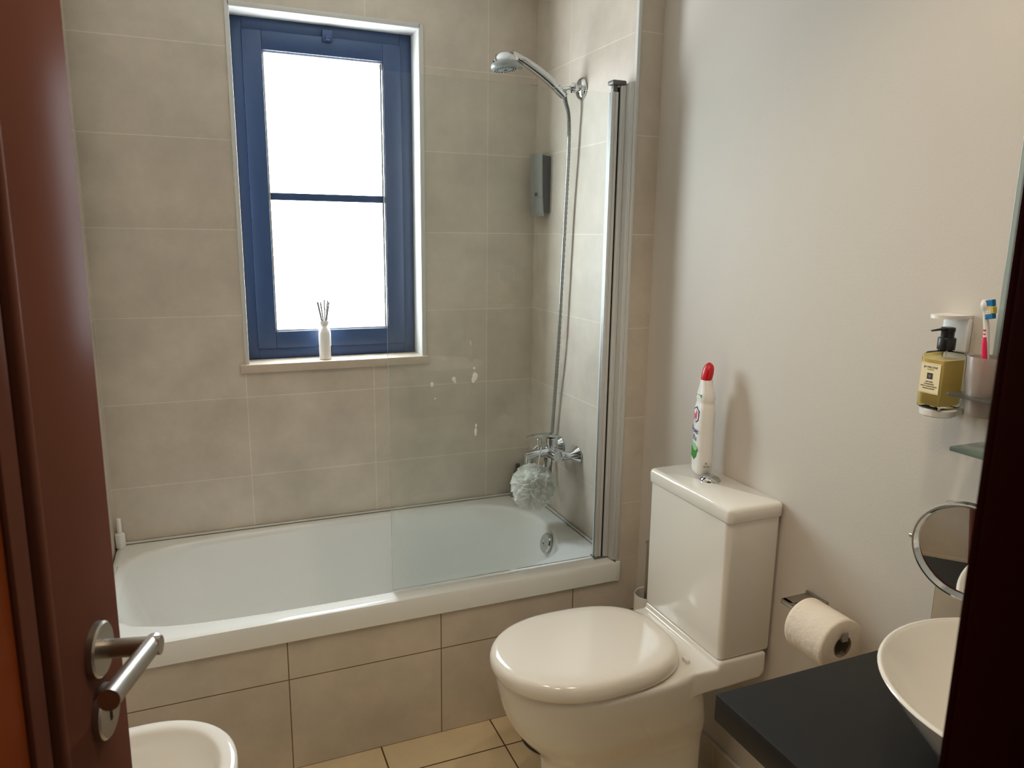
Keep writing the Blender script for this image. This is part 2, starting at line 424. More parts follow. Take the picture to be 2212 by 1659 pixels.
# frame: jamb linings with a stop, on both sides, and the head
bm = bmesh.new()
add_box(bm, JX1, JX1 + .03, YO - .01, YD + .004, 0, 2.22, .003)
add_box(bm, JX1 - .014, JX1 + .005, YO - .012, YD - .050, 0, 2.21, .003)
add_box(bm, JX1 + .006, JX1 + .085, YD, YD + .014, 0, 2.28, .004)
add_box(bm, JX1 + .006, JX1 + .085, YO - .018, YO, 0, 2.28, .004)
struct('trim_6', bm, M['wood_shaded'])
bm = bmesh.new()
add_box(bm, JX0 - .02, JX0, YO - .01, YD + .004, 0, 2.22, .003); add_box(bm, JX0 - .09, JX0 - .006, YO - .018, YO, 0, 2.28, .004)
add_box(bm, JX0, JX1, YO - .01, YD + .004, 2.195, 2.22, .003)
struct('trim_7', bm, M['wood_shaded'])

# ------------------------------------------------------------------ bathtub
bath = thing('bathtub', 'white enamelled bathtub in front of the window wall, boxed in by beige tiles', 'bathtub', (-.8, -.38, 0))
NB = 120
xc, yc, bb = -.50, -.3675, .3225
def inner(t, ar=.412, al=1.068, b=bb, dx=0):
    c, s = math.cos(t), math.sin(t)
    n = 2.7 if c >= 0 else 5.5
    a = ar if c >= 0 else al
    r = (abs(c / a) ** n + abs(s / b) ** n) ** (-1 / n)
    return xc + dx + r * c, yc + r * s
RX0, RX1, RY0, RY1 = XL + .002, -.0015, -.758, -.0015
def rect(t, ins):
    c, s = math.cos(t), math.sin(t)
    k = []
    if c > 1e-9: k.append((RX1 - ins - xc) / c)
    if c < -1e-9: k.append((RX0 + ins - xc) / c)
    if s > 1e-9: k.append((RY1 - ins - yc) / s)
    if s < -1e-9: k.append((RY0 + ins - yc) / s)
    r = min(k); return xc + r * c, yc + r * s
angs = sorted([2 * PI * k / NB for k in range(NB)] + [math.atan2(y - yc, x - xc) % (2 * PI) for x in (RX0, RX1) for y in (RY0, RY1)])
loops = []
for ins, z in ((.004, .424), (0, .428), (0, .484), (.004, .493), (.012, .4965), (.020, .497)): loops.append([(*rect(t, ins), z) for t in angs])
for gx, z in ((.014, .4965), (.004, .494), (-.003, .487), (-.008, .474), (-.030, .38), (-.062, .25), (-.10, .16), (-.15, .115), (-.21, .105)):
    loops.append([(*inner(t, .412 + gx * 1.15, 1.068 + gx * 1.3, bb + gx * .62), z) for t in angs])
bm = loft(loops, cap0=False, cap1=True)
add_box(bm, -.0045, .012, -.7581, -.7478, .4243, .4962, .003)
obj('basin', bm, M['enamel'], bath, sharp=40)
a, u, w = frame((-1, 0, .28))
bm = lathe([(.038, -.004), (.038, .004), (.034, .008), (.012, .0085), (.010, .006), (0, .006)], (-.117, -.43, .449), (-1, 0, .30), 40)
obj('overflow_cover', bm, M['chrome'], bath)
bm = lathe([(.034, 0), (.034, .004), (.026, .007), (0, .008)], (-.40, -.37, .105), (0, 0, 1), 32)
obj('drain', bm, M['chrome'], bath)
# silicone joint against the tiles
bm = tube([(XL + .008, -.0075, .5005), (-.8, -.0075, .5005), (-.0065, -.0075, .5005)], .0045, 8)
add_tube(bm, [(-.0065, -.0075, .5005), (-.0065, -.38, .5005), (-.0065, -.66, .5005)], .0045, 8)
obj('sealant', bm, M['reveal'], bath)

# ------------------------------------------------------------------ shower screen
scr = thing('shower_screen', 'clear frameless glass bath screen with aluminium hinge profile on the bath edge', 'shower screen', (-.03, -.697, .4975))
bm = box(-.772, -.050, -.700, -.694, .503, 2.028)
for f in bm.faces: f.material_index = 1 if (abs(f.normal.y) < .5) else 0
obj('glass_panel', bm, [M['glass'], M['glass_edge']], scr, smooth=False)
bm = box(-.062, -.0385, -.709, -.685, .502, 2.030, .002); add_box(bm, -.050, -.0395, -.7115, -.684, .502, 2.030, .003)
add_box(bm, -.060, -.054, -.711, -.7085, .502, 2.030, .0008)
obj('clamp_profile', bm, M['alu'], scr)
obj('seal', box(-.0388, -.0330, -.707, -.687, .502, 2.045, .001), M['rubber'], scr)
bm = box(-.0332, -.0150, -.713, -.681, .500, 2.050, .003); add_box(bm, -.024, -.0155, -.7150, -.71, .500, 2.050, .001)
obj('hinge_profile', bm, M['alu'], scr)
bm = box(-.0152, -.0012, -.741, -.676, .4985, 2.056, .002); add_box(bm, -.0110, -.0012, -.7435, -.73, .4985, 2.056, .001)
obj('wall_profile', bm, M['alu'], scr)
obj('end_cap', box(-.064, -.0155, -.716, -.680, 2.0505, 2.064, .004), M['alu_dark'], scr)
obj('pivot_bracket', box(-.056, -.040, -.705, -.690, 2.030, 2.0505, .002), M['alu_dark'], scr)
bm = box(-.066, -.010, -.716, -.680, .4975, .5015, .0015)
obj('bottom_cap', bm, M['alu_dark'], scr)
bm = bmesh.new()      # dried soap drops on the glass
for (x, z, s, k) in ((-.571, 1.163, .006, 1.2), (-.502, 1.166, .0085, 1.5), (-.508, 1.156, .006, 1.6), (-.640, 1.150, .005, 1.6), (-.505, 1.192, .004, 1), (-.500, .990, .0045, 3.0), (-.499, 1.010, .003, 2.2), (-.567, 1.154, .004, 1.2), (-.63, 1.105, .0025, 1)):
    t = bmesh.new(); bmesh.ops.create_icosphere(t, subdivisions=2, radius=1)
    for v in t.verts: v.co = Vector((x + v.co.x * s * (1 + .2 * math.sin(5 * v.co.z)), -.7004 + v.co.y * .0012, z + v.co.z * s * k))
    merge(bm, t)
o = obj('soap_splash', bm, M['white_plastic'], scr); o['kind'] = 'stuff'

# ------------------------------------------------------------------ shower hose set
sh = thing('hand_shower', 'chrome hand shower with long ribbed hose on a wall holder above the bath', 'shower', (0, -.39, 2.09))
bm = lathe([(.036, .0012), (.036, .006), (.031, .013), (.018, .018), (0, .018)], (0, -.392, 2.095), (-1, 0, 0), 40)
holder = obj('wall_holder', bm, M['chrome'], sh)
bm = tube([(-.016, -.392, 2.095), (-.026, -.392, 2.095), (-.034, -.392, 2.095)], .013, 20)
add_lathe(bm, [(.006, 0), (.016, .004), (.0175, .011), (.016, .018), (.007, .022)], (-.024, -.392, 2.096), (-.8, .6, .08), 8)
add_tube(bm, [(-.034, -.386, 2.097), (-.046, -.372, 2.097), (-.060, -.354, 2.093)], .0065, 14)
obj('ball_joint', bm, M['chrome'], holder)
ax = Vector((-.78, 0, .62)).normalized()
hp = Vector((-.066, -.349, 2.090))
bm = lathe([(.012, -.022), (.0155, -.020), (.0165, .014), (.0135, .016)], hp, ax, 28)
add_box(bm, -.066, -.052, -.362, -.346, 2.080, 2.100, .003)
obj('clip', bm, M['chrome'], holder)
path = catmull([hp - ax * .026, hp + ax * .01, (-.130, -.349, 2.135), (-.190, -.349, 2.168), (-.225, -.349, 2.183), (-.250, -.349, 2.187)], 8)
bm = tube(path, lambda t: .0120 + .0042 * math.sin(PI * min(t * 1.2, 1)) + .007 * max(0, t - .72) / .28, 24)
hn = Vector((.10, -.06, -1)).normalized()
hc = Vector((-.277, -.349, 2.180))
add_lathe(bm, [(0, -.016), (.018, -.0145), (.030, -.009), (.038, .002), (.041, .014), (.041, .018)], hc, hn, 40)
obj('handset', bm, M['chrome'], sh)
bm = lathe([(.041, .0175), (.046, .021), (.0485, .028), (.047, .035), (.041, .039), (.012, .0415), (0, .0415)], hc, hn, 40)
add_box(bm, hc.x + .036, hc.x + .066, hc.y - .007, hc.y + .007, hc.z - .034, hc.z - .026, .003)
face = obj('spray_head', bm, M['silver_grey'], sh)
a, u, w = frame(hn); bm = bmesh.new()
for rr, k in ((.036, 22), (.028, 16)):
    for i in range(k):
        q = hc + a * .0405 + (u * math.cos(2 * PI * i / k) + w * math.sin(2 * PI * i / k)) * rr
        add_lathe(bm, [(.0017, -.003), (.0014, .002), (0, .002)], q, hn, 6)
add_lathe(bm, [(.008, 0), (.007, .002), (0, .002)], hc + a * .041, hn, 16)
o = obj('nozzle_ring', bm, M['charcoal'], face); o['kind'] = 'stuff'
hpath = catmull([hp - ax * .024, (-.046, -.357, 2.052), (-.040, -.366, 2.02), (-.034, -.364, 1.975), (-.031, -.359, 1.884), (-.028, -.342, 1.693), (-.028, -.326, 1.442),
                 (-.027, -.308, 1.18), (-.022, -.279, .994), (-.020, -.259, .85), (-.020, -.253, .78), (-.022, -.256, .705), (-.034, -.266, .655), (-.070, -.31, .632), (-.100, -.352, .66), (-.102, -.370, .72), (-.099, -.372, .768)], 26)
nh = len(hpath)
bm = tube(hpath, lambda t: .0066 + .0010 * math.cos(t * (nh - 1) * PI), 12)
obj('hose', bm, M['hose'], sh, sharp=60)

# ------------------------------------------------------------------ bath mixer
mx = thing('bath_mixer', 'chrome lever bath mixer tap on the tiled side wall under the hand shower', 'tap', (0, -.372, .79))
bz = .790
bm = bmesh.new()
add_tube(bm, [(-.078, -.437, bz), (-.078, -.372, bz), (-.078, -.307, bz)], lambda t: .0205 + .004 * math.sin(PI * t), 28)
add_tube(bm, [(-.07, -.372, bz + .004), (-.11, -.372, bz + .003), (-.150, -.372, bz - .001), (-.182, -.372, bz - .006)], lambda t: .024 - .007 * t, 24, flat=.85)
add_lathe(bm, [(.0130, -.030), (.0135, -.018), (.0125, 0)], (-.172, -.372, bz), (0, 0, 1), 24)
add_lathe(bm, [(.024, 0), (.0245, .04), (.0225, .046), (0, .046)], (-.075, -.372, bz + .012), (-.10, 0, 1), 32)
obj('body', bm, M['chrome'], mx)
for y in (-.4455, -.2990):
    bm = lathe([(.0335, .0012), (.0335, .005), (.029, .011), (.016, .030), (.014, .034)], (0, y, bz), (-1, 0, 0), 40)
    obj('escutcheon', bm, M['chrome'], mx)
    yy = -.432 if y < -.4 else -.312
    bm = tube([(-.030, y, bz), (-.044, y, bz), (-.055, (y + yy) / 2, bz)], .0125, 20)
    add_lathe(bm, [(.0165, 0), (.019, .003), (.019, .017), (.0165, .020)], (-.052, yy, bz), (-1, 0, 0), 6)
    obj('union_nut', bm, M['chrome'], mx)
bm = bmesh.new()
add_loft(bm, [[(x, -.372 + yy, z + zz) for yy, zz in ((-wd, -th), (wd, -th), (wd, th), (-wd, th))] for x, z, wd, th in ((-.052, .851, .019, .004), (-.085, .857, .020, .006), (-.105, .860, .013, .0045), (-.145, .860, .0105, .0035), (-.172, .856, .0105, .0035), (-.178, .8555, .008, .002))])
bmesh.ops.recalc_face_normals(bm, faces=bm.faces)
bmesh.ops.bevel(bm, geom=list(bm.edges), offset=.0015, segments=2, affect='EDGES')
obj('lever', bm, M['chrome'], mx)
bm = lathe([(.005, 0), (.005, .012), (.0095, .014), (.0095, .036), (.008, .038), (0, .038)], (-.128, -.372, bz + .018), (0, 0, 1), 24)
obj('diverter_knob', bm, M['chrome'], mx)

# ------------------------------------------------------------------ bath puff hanging from the diverter
pf = thing('bath_puff', 'white ruffled netting bath puff hanging by a cord from the chrome bath mixer', 'bath puff', (-.157, -.385, .664))
pc = Vector((-.157, -.385, .664)); bm = bmesh.new()
for i in range(120):
    z = 1 - 2 * (i + .5) / 120; a = i * 2.39996
    nrm_ = Vector((math.sqrt(1 - z * z) * math.cos(a), math.sqrt(1 - z * z) * math.sin(a), z))
    a_, u, w = frame(nrm_)
    R = .077 * (1 + random.uniform(-.10, .12)); wd = random.uniform(.022, .036); ph = random.uniform(0, 6.28); fr = random.choice((3, 4, 5))
    tw = random.uniform(0, PI); u2 = u * math.cos(tw) + w * math.sin(tw); w2 = w * math.cos(tw) - u * math.sin(tw)
    rows = []
    for r in range(5):                       # from the root outwards
        fo = r / 4
        row = []
        for k in range(11):
            s = (k / 10 - .5) * 2
            p = pc + a_ * (R * (.48 + .60 * fo)) + u2 * (s * wd * (.5 + .6 * fo)) + w2 * (math.sin(s * fr * 1.5 + ph) * .013 * fo + .004 * math.sin(9 * s + ph) * fo) - a_ * (s * s * .012 * fo)
            row.append(bm.verts.new(p))
        rows.append(row)
    for r in range(4):
        for k in range(10): bm.faces.new((rows[r][k], rows[r][k + 1], rows[r + 1][k + 1], rows[r + 1][k]))
t = bmesh.new(); bmesh.ops.create_icosphere(t, subdivisions=3, radius=.040)
bmesh.ops.translate(t, vec=pc, verts=t.verts); merge(bm, t)
obj('netting', bm, M['puff'], pf, sharp=180)
bm = tube(catmull([(-.158, -.388, .70), (-.146, -.398, .745), (-.138, -.3985, .785), (-.130, -.3925, .812), (-.121, -.374, .8145), (-.128, -.356, .813), (-.145, -.348, .79), (-.165, -.36, .745), (-.165, -.38, .70)], 8), .0026, 8)
obj('cord', bm, M['white_plastic'], pf)

# ------------------------------------------------------------------ bottles on the bath corners
def bottle(name, label, x, y, r, h, neck, capr, caph, mb, mc, ml=None, g=None):
    t = thing(name, label, 'bottle', (x, y, .497), g)
    obj('flask', lathe([(r * .9, .0), (r, .004), (r, h * .86), (r * .9, h * .93), (neck, h), (neck, h + .006), (0, h + .006)], (x, y, .497), (0, 0, 1), 32), mb, t)
    obj('cap', lathe([(capr, h + .002), (capr, h + caph - .003), (capr * .85, h + caph), (0, h + caph)], (x, y, .497), (0, 0, 1), 28), mc, t)
    if ml: obj('label', lathe([(r + .0006, h * .12), (r + .0006, h * .72)], (x, y, .497), (0, 0, 1), 32, cap0=False, cap1=False), ml, t)
    return t
bottle('shampoo_bottle', 'pale bottle with grey printed label on bath corner, left behind white puff', -.090, -.058, .020, .082, .012, .013, .028, M['white_plastic'], M['bottle_grey'], M['grey_label'])
bottle('shampoo_bottle', 'dark bottle with black cap mostly hidden behind the white bath puff', -.066, -.024, .018, .118, .009, .010, .022, M['bottle_green'], M['black_plastic'])
bottle('shampoo_bottle', 'tallest bottle with grey cap, behind top of the white bath puff', -.024, -.030, .019, .135, .011, .0145, .050, M['bottle_green'], M['bottle_grey'])
bottle('shampoo_bottle', 'small white bottle on the bath corner beside the open door edge', -1.586, -.030, .0165, .056, .006, .0075, .052, M['white_plastic'], M['white_plastic'])

# ------------------------------------------------------------------ soap dispenser on the tiled side wall
dp = thing('soap_dispenser', 'tall charcoal wall dispenser with grey metallic front beside the shower hose', 'dispenser', (0, -.1, 1.675))
bm = loft([[(-.0012, y, z), (-.030 + (.004 if z < 1.75 else 0) - (.010 if z > 1.85 else 0), y, z)][::1] + [] for y, z in ()] or [
    [(-.0012, y, 1.682), (-.0012, y, 1.891), (-.038, y, 1.896), (-.028, y, 1.680)] for y in (-.150, -.045)])
obj('housing', bm, M['charcoal'], dp, sharp=20)
def cover(z0, z1, x0, x1, off=0.0):
    rows = []
    for z, xb in ((z0, x0), (z1, x1)):
        r = []
        for k in range(13):
            s = k / 12; y = -.1515 + .118 * s
            r.append((xb - off - .006 * math.sin(PI * min(1, s * 1.0)) + .014 * max(0, s - .45) ** 1.5, y, z))
        back = [(p[0] + .006, p[1], p[2]) for p in reversed(r)]
        rows.append(r + back)
    return loft(rows)
obj('front_cover', cover(1.7395, 1.904, -.0385, -.044), M['silver_grey'], dp, sharp=25)
push = obj('push_button', cover(1.669, 1.7385, -.0325, -.0383), M['silver_grey'], dp, sharp=25)
bm = box(-.0495, -.0475, -.118, -.112, 1.744, 1.757); add_box(bm, -.0495, -.0475, -.130, -.124, 1.744, 1.757)
obj('emblem', bm, M['charcoal'], dp)

# ------------------------------------------------------------------ toilet
toi = thing('toilet', 'white ceramic close-coupled toilet with closed lid against the right wall', 'toilet', (-.25, -1.235, 0))
ty = -1.238
def egg(xf, xb, hw, nf=2.1, nb=2.6, xm=None, n=160):
    xm = (xf + xb) / 2 if xm is None else xm
    out = []
    for k in range(n):
        t = 2 * PI * k / n; c, s = math.cos(t), math.sin(t)
        p = nf if c < 0 else nb; a = (xm - xf) if c < 0 else (xb - xm)
        r = (abs(c / a) ** p + abs(s / hw) ** p) ** (-1 / p)
        out.append((xm + r * c, ty + r * s))
    return out
loops = []
for z, xf, xb, hw, nb_ in catmull(((.002, -.494, -.036, .100, 6), (.02, -.4955, -.036, .102, 6), (.19, -.4955, -.036, .104, 6), (.232, -.502, -.036, .108, 6), (.262, -.522, -.037, .118, 6), (.30, -.556, -.040, .136, 5),
                           (.34, -.586, -.05, .154, 4.5), (.39, -.608, -.06, .170, 4), (.43, -.618, -.07, .180, 4), (.468, -.626, -.08, .1865, 4), (.486, -.627, -.085, .188, 4), (.4945, -.622, -.09, .183, 4)), 4):
    loops.append(at_z(egg(xf, xb, hw, 2.1, nb_, xm=-.36), z))
bm = loft(loops)
# rear deck that carries the cistern: its side profile, narrower and lower in the middle
def prof_(y, zf, zb2, zc):
    return [(x, ty + y, z) for x, z in ((-.235, zf), (.056, zb2), (.0702, zc), (.0702, .5135), (-.0835, .5135), (-.0835, .4964), (-.235, .4964))]
t = bmesh.new()
add_loft(t, [prof_(-.1775, .426, .441, .455), prof_(-.140, .395, .425, .44), prof_(.140, .395, .425, .44), prof_(.1775, .426, .441, .455)])
bmesh.ops.recalc_face_normals(t, faces=t.faces)
for v in t.verts:
    if v.co.x < -.2: v.co.y = ty + (v.co.y - ty) * .945
ed = [e for e in t.edges if len(e.link_faces) == 2 and e.calc_face_angle(0) > .5 and min(v.co.x for v in e.verts) > -.2]
bmesh.ops.bevel(t, geom=ed, offset=.004, segments=3, profile=.5, affect='EDGES')
merge(bm, t)
bmesh.ops.recalc_face_normals(bm, faces=bm.faces)
pan = obj('pan', bm, M['ceramic'], toi, sharp=180)
md = pan.modifiers.new('remesh', 'REMESH'); md.mode = 'VOXEL'; md.voxel_size = .004; md.use_smooth_shade = True
md = pan.modifiers.new('smooth', 'SMOOTH'); md.factor = .5; md.iterations = 14
CY0, CY1 = -1.410, -1.052
ccy, chy = (CY0 + CY1) / 2, (CY1 - CY0) / 2
bm = loft([at_z(rrect((-.080 + .0865) / 2, ccy, .0830, chy - .004, .014), .5155), at_z(rrect((-.080 + .0865) / 2, ccy, .0832, chy, .016), .522), at_z(rrect((-.082 + .0865) / 2, ccy, .0842, chy, .016), .892)])
tank = obj('cistern', bm, M['ceramic'], toi, sharp=50)
bm = loft([at_z(rrect(.001, ccy, .0850, chy + .003, .014), .8935), at_z(rrect(.001, ccy, .0865, chy + .006, .016), .897), at_z(rrect(.001, ccy, .0865, chy + .006, .016), .922), at_z(rrect(.001, ccy, .0845, chy + .004, .015), .928), at_z(rrect(.001, ccy, .079, chy - .002, .012), .9312)])
lid = obj('cistern_lid', bm, M['ceramic'], toi, sharp=50)
bm = lathe([(.029, 0), (.0285, .003), (.0255, .0075), (.0215, .010), (.0210, .0094), (.0205, .0105), (.014, .0135), (.006, .0146), (0, .0148)], (.016, -1.2, .9312), (0, 0, 1), 40)
btn = obj('flush_button', bm, M['chrome'], toi)
loops = []
for ins, z in ((.006, .4985), (.002, .501), (0, .508), (0, .519), (.003, .530), (.010, .538), (.022, .5425), (.05, .5445), (.12, .5455)):
    loops.append(at_z(egg(-.640 + ins, -.140 - ins, .1905 - ins, 2.15, 2.75, xm=-.40), z))
obj('seat_lid', loft(loops), M['seat'], toi, sharp=60)
for s in (-1, 1):
    bm = box(-.150, -.139, ty + s * .117 - .012, ty + s * .117 + .012, .4953, .508, .003)
    obj('hinge', bm, M['white_plastic'], toi)

# ------------------------------------------------------------------ toilet cleaner bottle on the cistern lid
BX, BY, BZ = .0325, -1.137, .9318
cl = thing('cleaner_bottle', 'white toilet cleaner bottle with angled red cap standing on the cistern lid', 'bottle', (BX, BY, BZ))
cm = Matrix.Translation((BX, BY, BZ)) @ Matrix.Rotation(math.radians(18 + 180 - 36), 4, 'Z')   # local +x is the label side
CLR = cm
def bl(pts): return [cm @ Vector(p) for p in pts]
loops = []
for z, hx, hy, dx in ((0, .018, .028, 0), (.003, .0215, .033, 0), (.012, .0235, .036, 0), (.05, .0245, .0375, 0), (.13, .0240, .0365, 0), (.190, .0235, .0360, 0), (.200, .0220, .0335, 0), (.206, .0205, .0315, 0), (.212, .0205, .0315, 0), (.219, .0225, .034, 0), (.236, .0200, .030, 0), (.255, .0172, .022, .0005), (.272, .0160, .0175, .001)):
    loops.append(bl([(x + dx, y, z) for x, y in rrect(0, 0, hx, hy, min(hx, hy) * .93, 9)]))
obj('flask', loft(loops), M['white_plastic'], cl, sharp=60)
loops = []
for k in range(9):
    t = k / 8
    z = .270 + .050 * t; r = .0188 * math.sqrt(max(0.02, 1 - (t * .99) ** 3.4)) * (1 - .10 * (1 - t) ** 3); off = .0015 + t * -.006
    loops.append(bl([(off + r * .92 * math.cos(q * PI / 12), r * math.sin(q * PI / 12) - .003 * t, z - .010 * (1 - t) * math.cos(q * PI / 12) * .8) for q in range(24)]))
obj('cap', loft(loops), M['red_plastic'], cl, sharp=60)
def decal(pts, off):          # a thin printed patch on the label side: pts are (y, z)
    b = bmesh.new()
    f = [b.verts.new(cm @ Vector((.0246 + off, y, z))) for y, z in pts]; g = [b.verts.new(cm @ Vector((.0225 + off, y, z))) for y, z in pts]
    b.faces.new(f); n = len(f)
    for i in range(n): b.faces.new((f[i], g[i], g[(i + 1) % n], f[(i + 1) % n]))
    bmesh.ops.recalc_face_normals(b, faces=b.faces); return b
hexa = [(.000, .195), (.020, .186), (.017, .158), (.0, .148), (-.018, .158), (-.020, .186)]
obj('emblem_border', decal(hexa, .0002), M['ink_blue'], cl)
obj('emblem', decal([(y * .86, .1715 + (z - .1715) * .86) for y, z in hexa], .0005), M['white_plastic'], cl)
obj('emblem_script', decal([(-.012, .160), (.004, .158), (.010, .180), (.002, .186), (-.006, .170), (-.014, .176)], .0008), M['ink_pink'], cl)
obj('green_swirl', decal([(-.022, .048), (.0, .040), (.018, .052), (.024, .078), (.014, .070), (-.004, .068), (-.022, .076)], .0004), M['ink_green'], cl)
obj('pale_swirl', decal([(-.022, .078), (-.004, .070), (.014, .072), (.022, .082), (.006, .088), (-.020, .090)], .0003), M['ink_green_pale'], cl)
obj('green_band', decal([(-.020, .228), (.020, .232), (.020, .222), (-.020, .216)], -.0035), M['ink_green'], cl)
yaw = math.radians(18 + 180 - 36)
lab = text('lettering', 'Power', .026, M['ink_blue'], cl, cm @ Vector((.0252, 0, .126)), (PI / 2, 0, yaw + PI / 2), sx=.72)
lab2 = text('lettering', 'Plus', .022, M['ink_blue'], cl, cm @ Vector((.0252, 0, .104)), (PI / 2, 0, yaw + PI / 2), sx=.8)
# the volume mark on the narrow side that faces the room
sx_ = Vector((0, .0348, 0))
text('volume_mark', '750 ml', .0065, M['ink'], cl, cm @ Vector((0, .0376, .028)), (PI / 2, 0, yaw + PI))
text('volume_mark', '\u212e', .010, M['ink'], cl, cm @ Vector((0, .0376, .038)), (PI / 2, 0, yaw + PI))

# ------------------------------------------------------------------ toilet brush and small bin
br = thing('toilet_brush', 'toilet brush with steel handle in a white round holder beside the cistern', 'toilet brush', (.022, -.915, 0))
bm = lathe([(.042, .001), (.046, .006), (.048, .12), (.0485, .446), (.047, .449), (.044, .446), (.0435, .14), (0, .13)], (.030, -.912, 0), (0, 0, 1), 40)
obj('holder', bm, M['ceramic'], br)
obj('handle', lathe([(.0075, .20), (.0075, .625), (.0105, .627), (.0105, .633), (0, .634)], (.0160, -.918, 0), (0, 0, 1), 20), M['steel'], br)
obj('brush_head', lathe([(.010, .14), (.034, .15), (.036, .235), (.012, .25), (0, .25)], (.034, -.915, 0), (0, 0, 1), 24), M['white_bristle'], br)
bn = thing('waste_bin', 'small round cream bin on the floor behind the toilet bowl, only its foot visible', 'bin', (-.296, -.894, 0))
obj('drum', lathe([(.101, .006), (.103, .008), (.103, .20), (.100, .205), (0, .205)], (-.296, -.894, 0), (0, 0, 1), 48), M['cream_plastic'], bn)
obj('foot_ring', lathe([(.107, .0005), (.108, .003), (.106, .007), (0, .007)], (-.296, -.894, 0), (0, 0, 1), 48), M['charcoal'], bn)

# ------------------------------------------------------------------ reed diffuser on the sill
df = thing('reed_diffuser', 'white bottle reed diffuser standing on the window sill', 'diffuser', (-.846, .03, 1.1232))
obj('flask', lathe([(.020, 0), (.0225, .003), (.0228, .10), (.021, .112), (.0125, .122), (.011, .127), (.0155, .134), (.0175, .146), (.0150, .146), (.009, .13), (0, .13)], (-.846, .03, 1.1232), (0, 0, 1), 36), M['white_plastic'], df)
obj('label', box(-.8260, -.8226, .018, .040, 1.135, 1.175, .0006), M['charcoal'], df)
for (x, y, dx, dy, h, r) in ((-.851, .033, -.015, .006, .216, .0032), (-.848, .026, -.010, -.005, .218, .0024), (-.842, .034, .000, .006, .224, .0022), (-.842, .028, .010, -.003, .222, .0022), (-.840, .031, .014, .003, .217, .0024)):
    b0 = Vector((x, y, 1.1232 + .128)); b1 = Vector((x + dx * 1.05, y + dy, 1.1232 + h))
    obj('reed', tube([b0, b0.lerp(b1, .5), b1], r, 8), M['reed'], df)

# ------------------------------------------------------------------ toilet roll and its holder
th_ = thing('toilet_roll_holder', 'satin steel toilet roll holder on the painted wall beside the toilet', 'toilet roll holder', (XP, -1.55, .71))
obj('wall_plate', box(XP - .006, XP - .0004, -1.583, -1.514, .690, .736, .0015), M['steel'], th_)
bm = box(.000, XP - .005, -1.550, -1.520, .722, .733, .0015); add_box(bm, -.004, .012, -1.712, -1.522, .722, .733, .0015)
add_box(bm, -.004, .012, -1.716, -1.711, .722, .742, .0012)
obj('arm', bm, M['steel'], th_)
rc = Vector((.006, -1.708, .7065)); R0, R1 = .062, .0245
tr_ = thing('toilet_roll', 'nearly full white toilet paper roll hanging on the steel holder', 'toilet roll', rc)
prof = [(R1 + .001, 0), (R0 - .003, 0), (R0, .003)] + [(R0 + random.uniform(-.0005, .0005), .115 * k / 12) for k in range(1, 12)] + [(R0, .112), (R0 - .003, .115), (R1 + .001, .115), (R1 + .001, 0)]
obj('paper', lathe(prof, rc, (0, 1, 0), 64, cap0=False, cap1=False), M['paper'], tr_, sharp=50)
obj('core', lathe([(R1 + .001, -.0005), (R1 + .001, .1155), (R1 - .0008, .1155), (R1 - .0008, -.0005), (R1 + .001, -.0005)], rc, (0, 1, 0), 40, cap0=False, cap1=False), M['card'], tr_)

# ------------------------------------------------------------------ counter and vessel basin
ct = tag(obj('vanity_counter', box(-.461, XP - .0125, -2.495, -1.856, .747, .800, .004), M['black'], None, loc=(-.19, -2.18, .747)), 'thick matt black floating counter slab under the white basin', 'counter')
bs = thing('vessel_basin', 'round white ceramic vessel basin sitting on the black counter', 'basin', (-.150, -2.212, .8))
bc = (-.150, -2.212, .8002)
prof = [(.092, .012), (.105, .010), (.128, .018), (.150, .040), (.178, .075), (.205, .110), (.224, .136), (.2275, .1405), (.2260, .1435), (.2215, .1440), (.2170, .1400), (.196, .108), (.165, .072), (.125, .043), (.08, .030), (.03, .027), (0, .0265)]
obj('bowl', lathe(prof, bc, (0, 0, 1), 72), M['ceramic'], bs, sharp=60)
obj('chrome_ring', lathe([(.128, .0003), (.130, .002), (.128, .016), (.110, .018), (0, .018)], bc, (0, 0, 1), 56), M['chrome'], bs)
obj('drain', lathe([(.026, .026), (.026, .030), (.02, .032), (0, .032)], bc, (0, 0, 1), 32), M['chrome'], bs)

# ------------------------------------------------------------------ soap holder, soap bottle, tumbler, brush, shelves, mirrors
SX0, SX1, SY0, SY1 = .008, .074, -1.860, -1.811
sxc, syc = (SX0 + SX1) / 2, (SY0 + SY1) / 2
hd = thing('soap_holder', 'white wall mounted holder with a top tongue and a round dish', 'holder', (XP, -1.835, 1.265))
obj('wall_plate', box(XP - .012, XP - .0004, -1.850, -1.796, 1.385, 1.449, .003), M['white_plastic'], hd)
tong = [(XP - .0004, -1.848)] + [(.052 + .031 * -math.sin(q * PI / 16), -1.822 + -.026 * math.cos(q * PI / 16)) for q in range(17)] + [(XP - .0004, -1.796)]
bm = loft([at_z(tong, 1.449), at_z(tong, 1.4555)])
obj('tongue', bm, M['white_plastic'], hd)
bm = lathe([(.026, .0), (.031, .003), (.032, .014), (.030, .0155), (0, .0150)], (sxc, syc, 1.262), (0, 0, 1), 40)
add_box(bm, sxc, XP - .0004, syc - .018, syc + .018, 1.263, 1.276, .002)
obj('dish', bm, M['white_plastic'], hd)
sb = thing('soap_bottle', 'square clear bottle of amber liquid soap with black pump and cream label', 'soap bottle', (sxc, syc, 1.2782))
hx, hy = (SX1 - SX0) / 2, (SY1 - SY0) / 2
zb = 1.2785
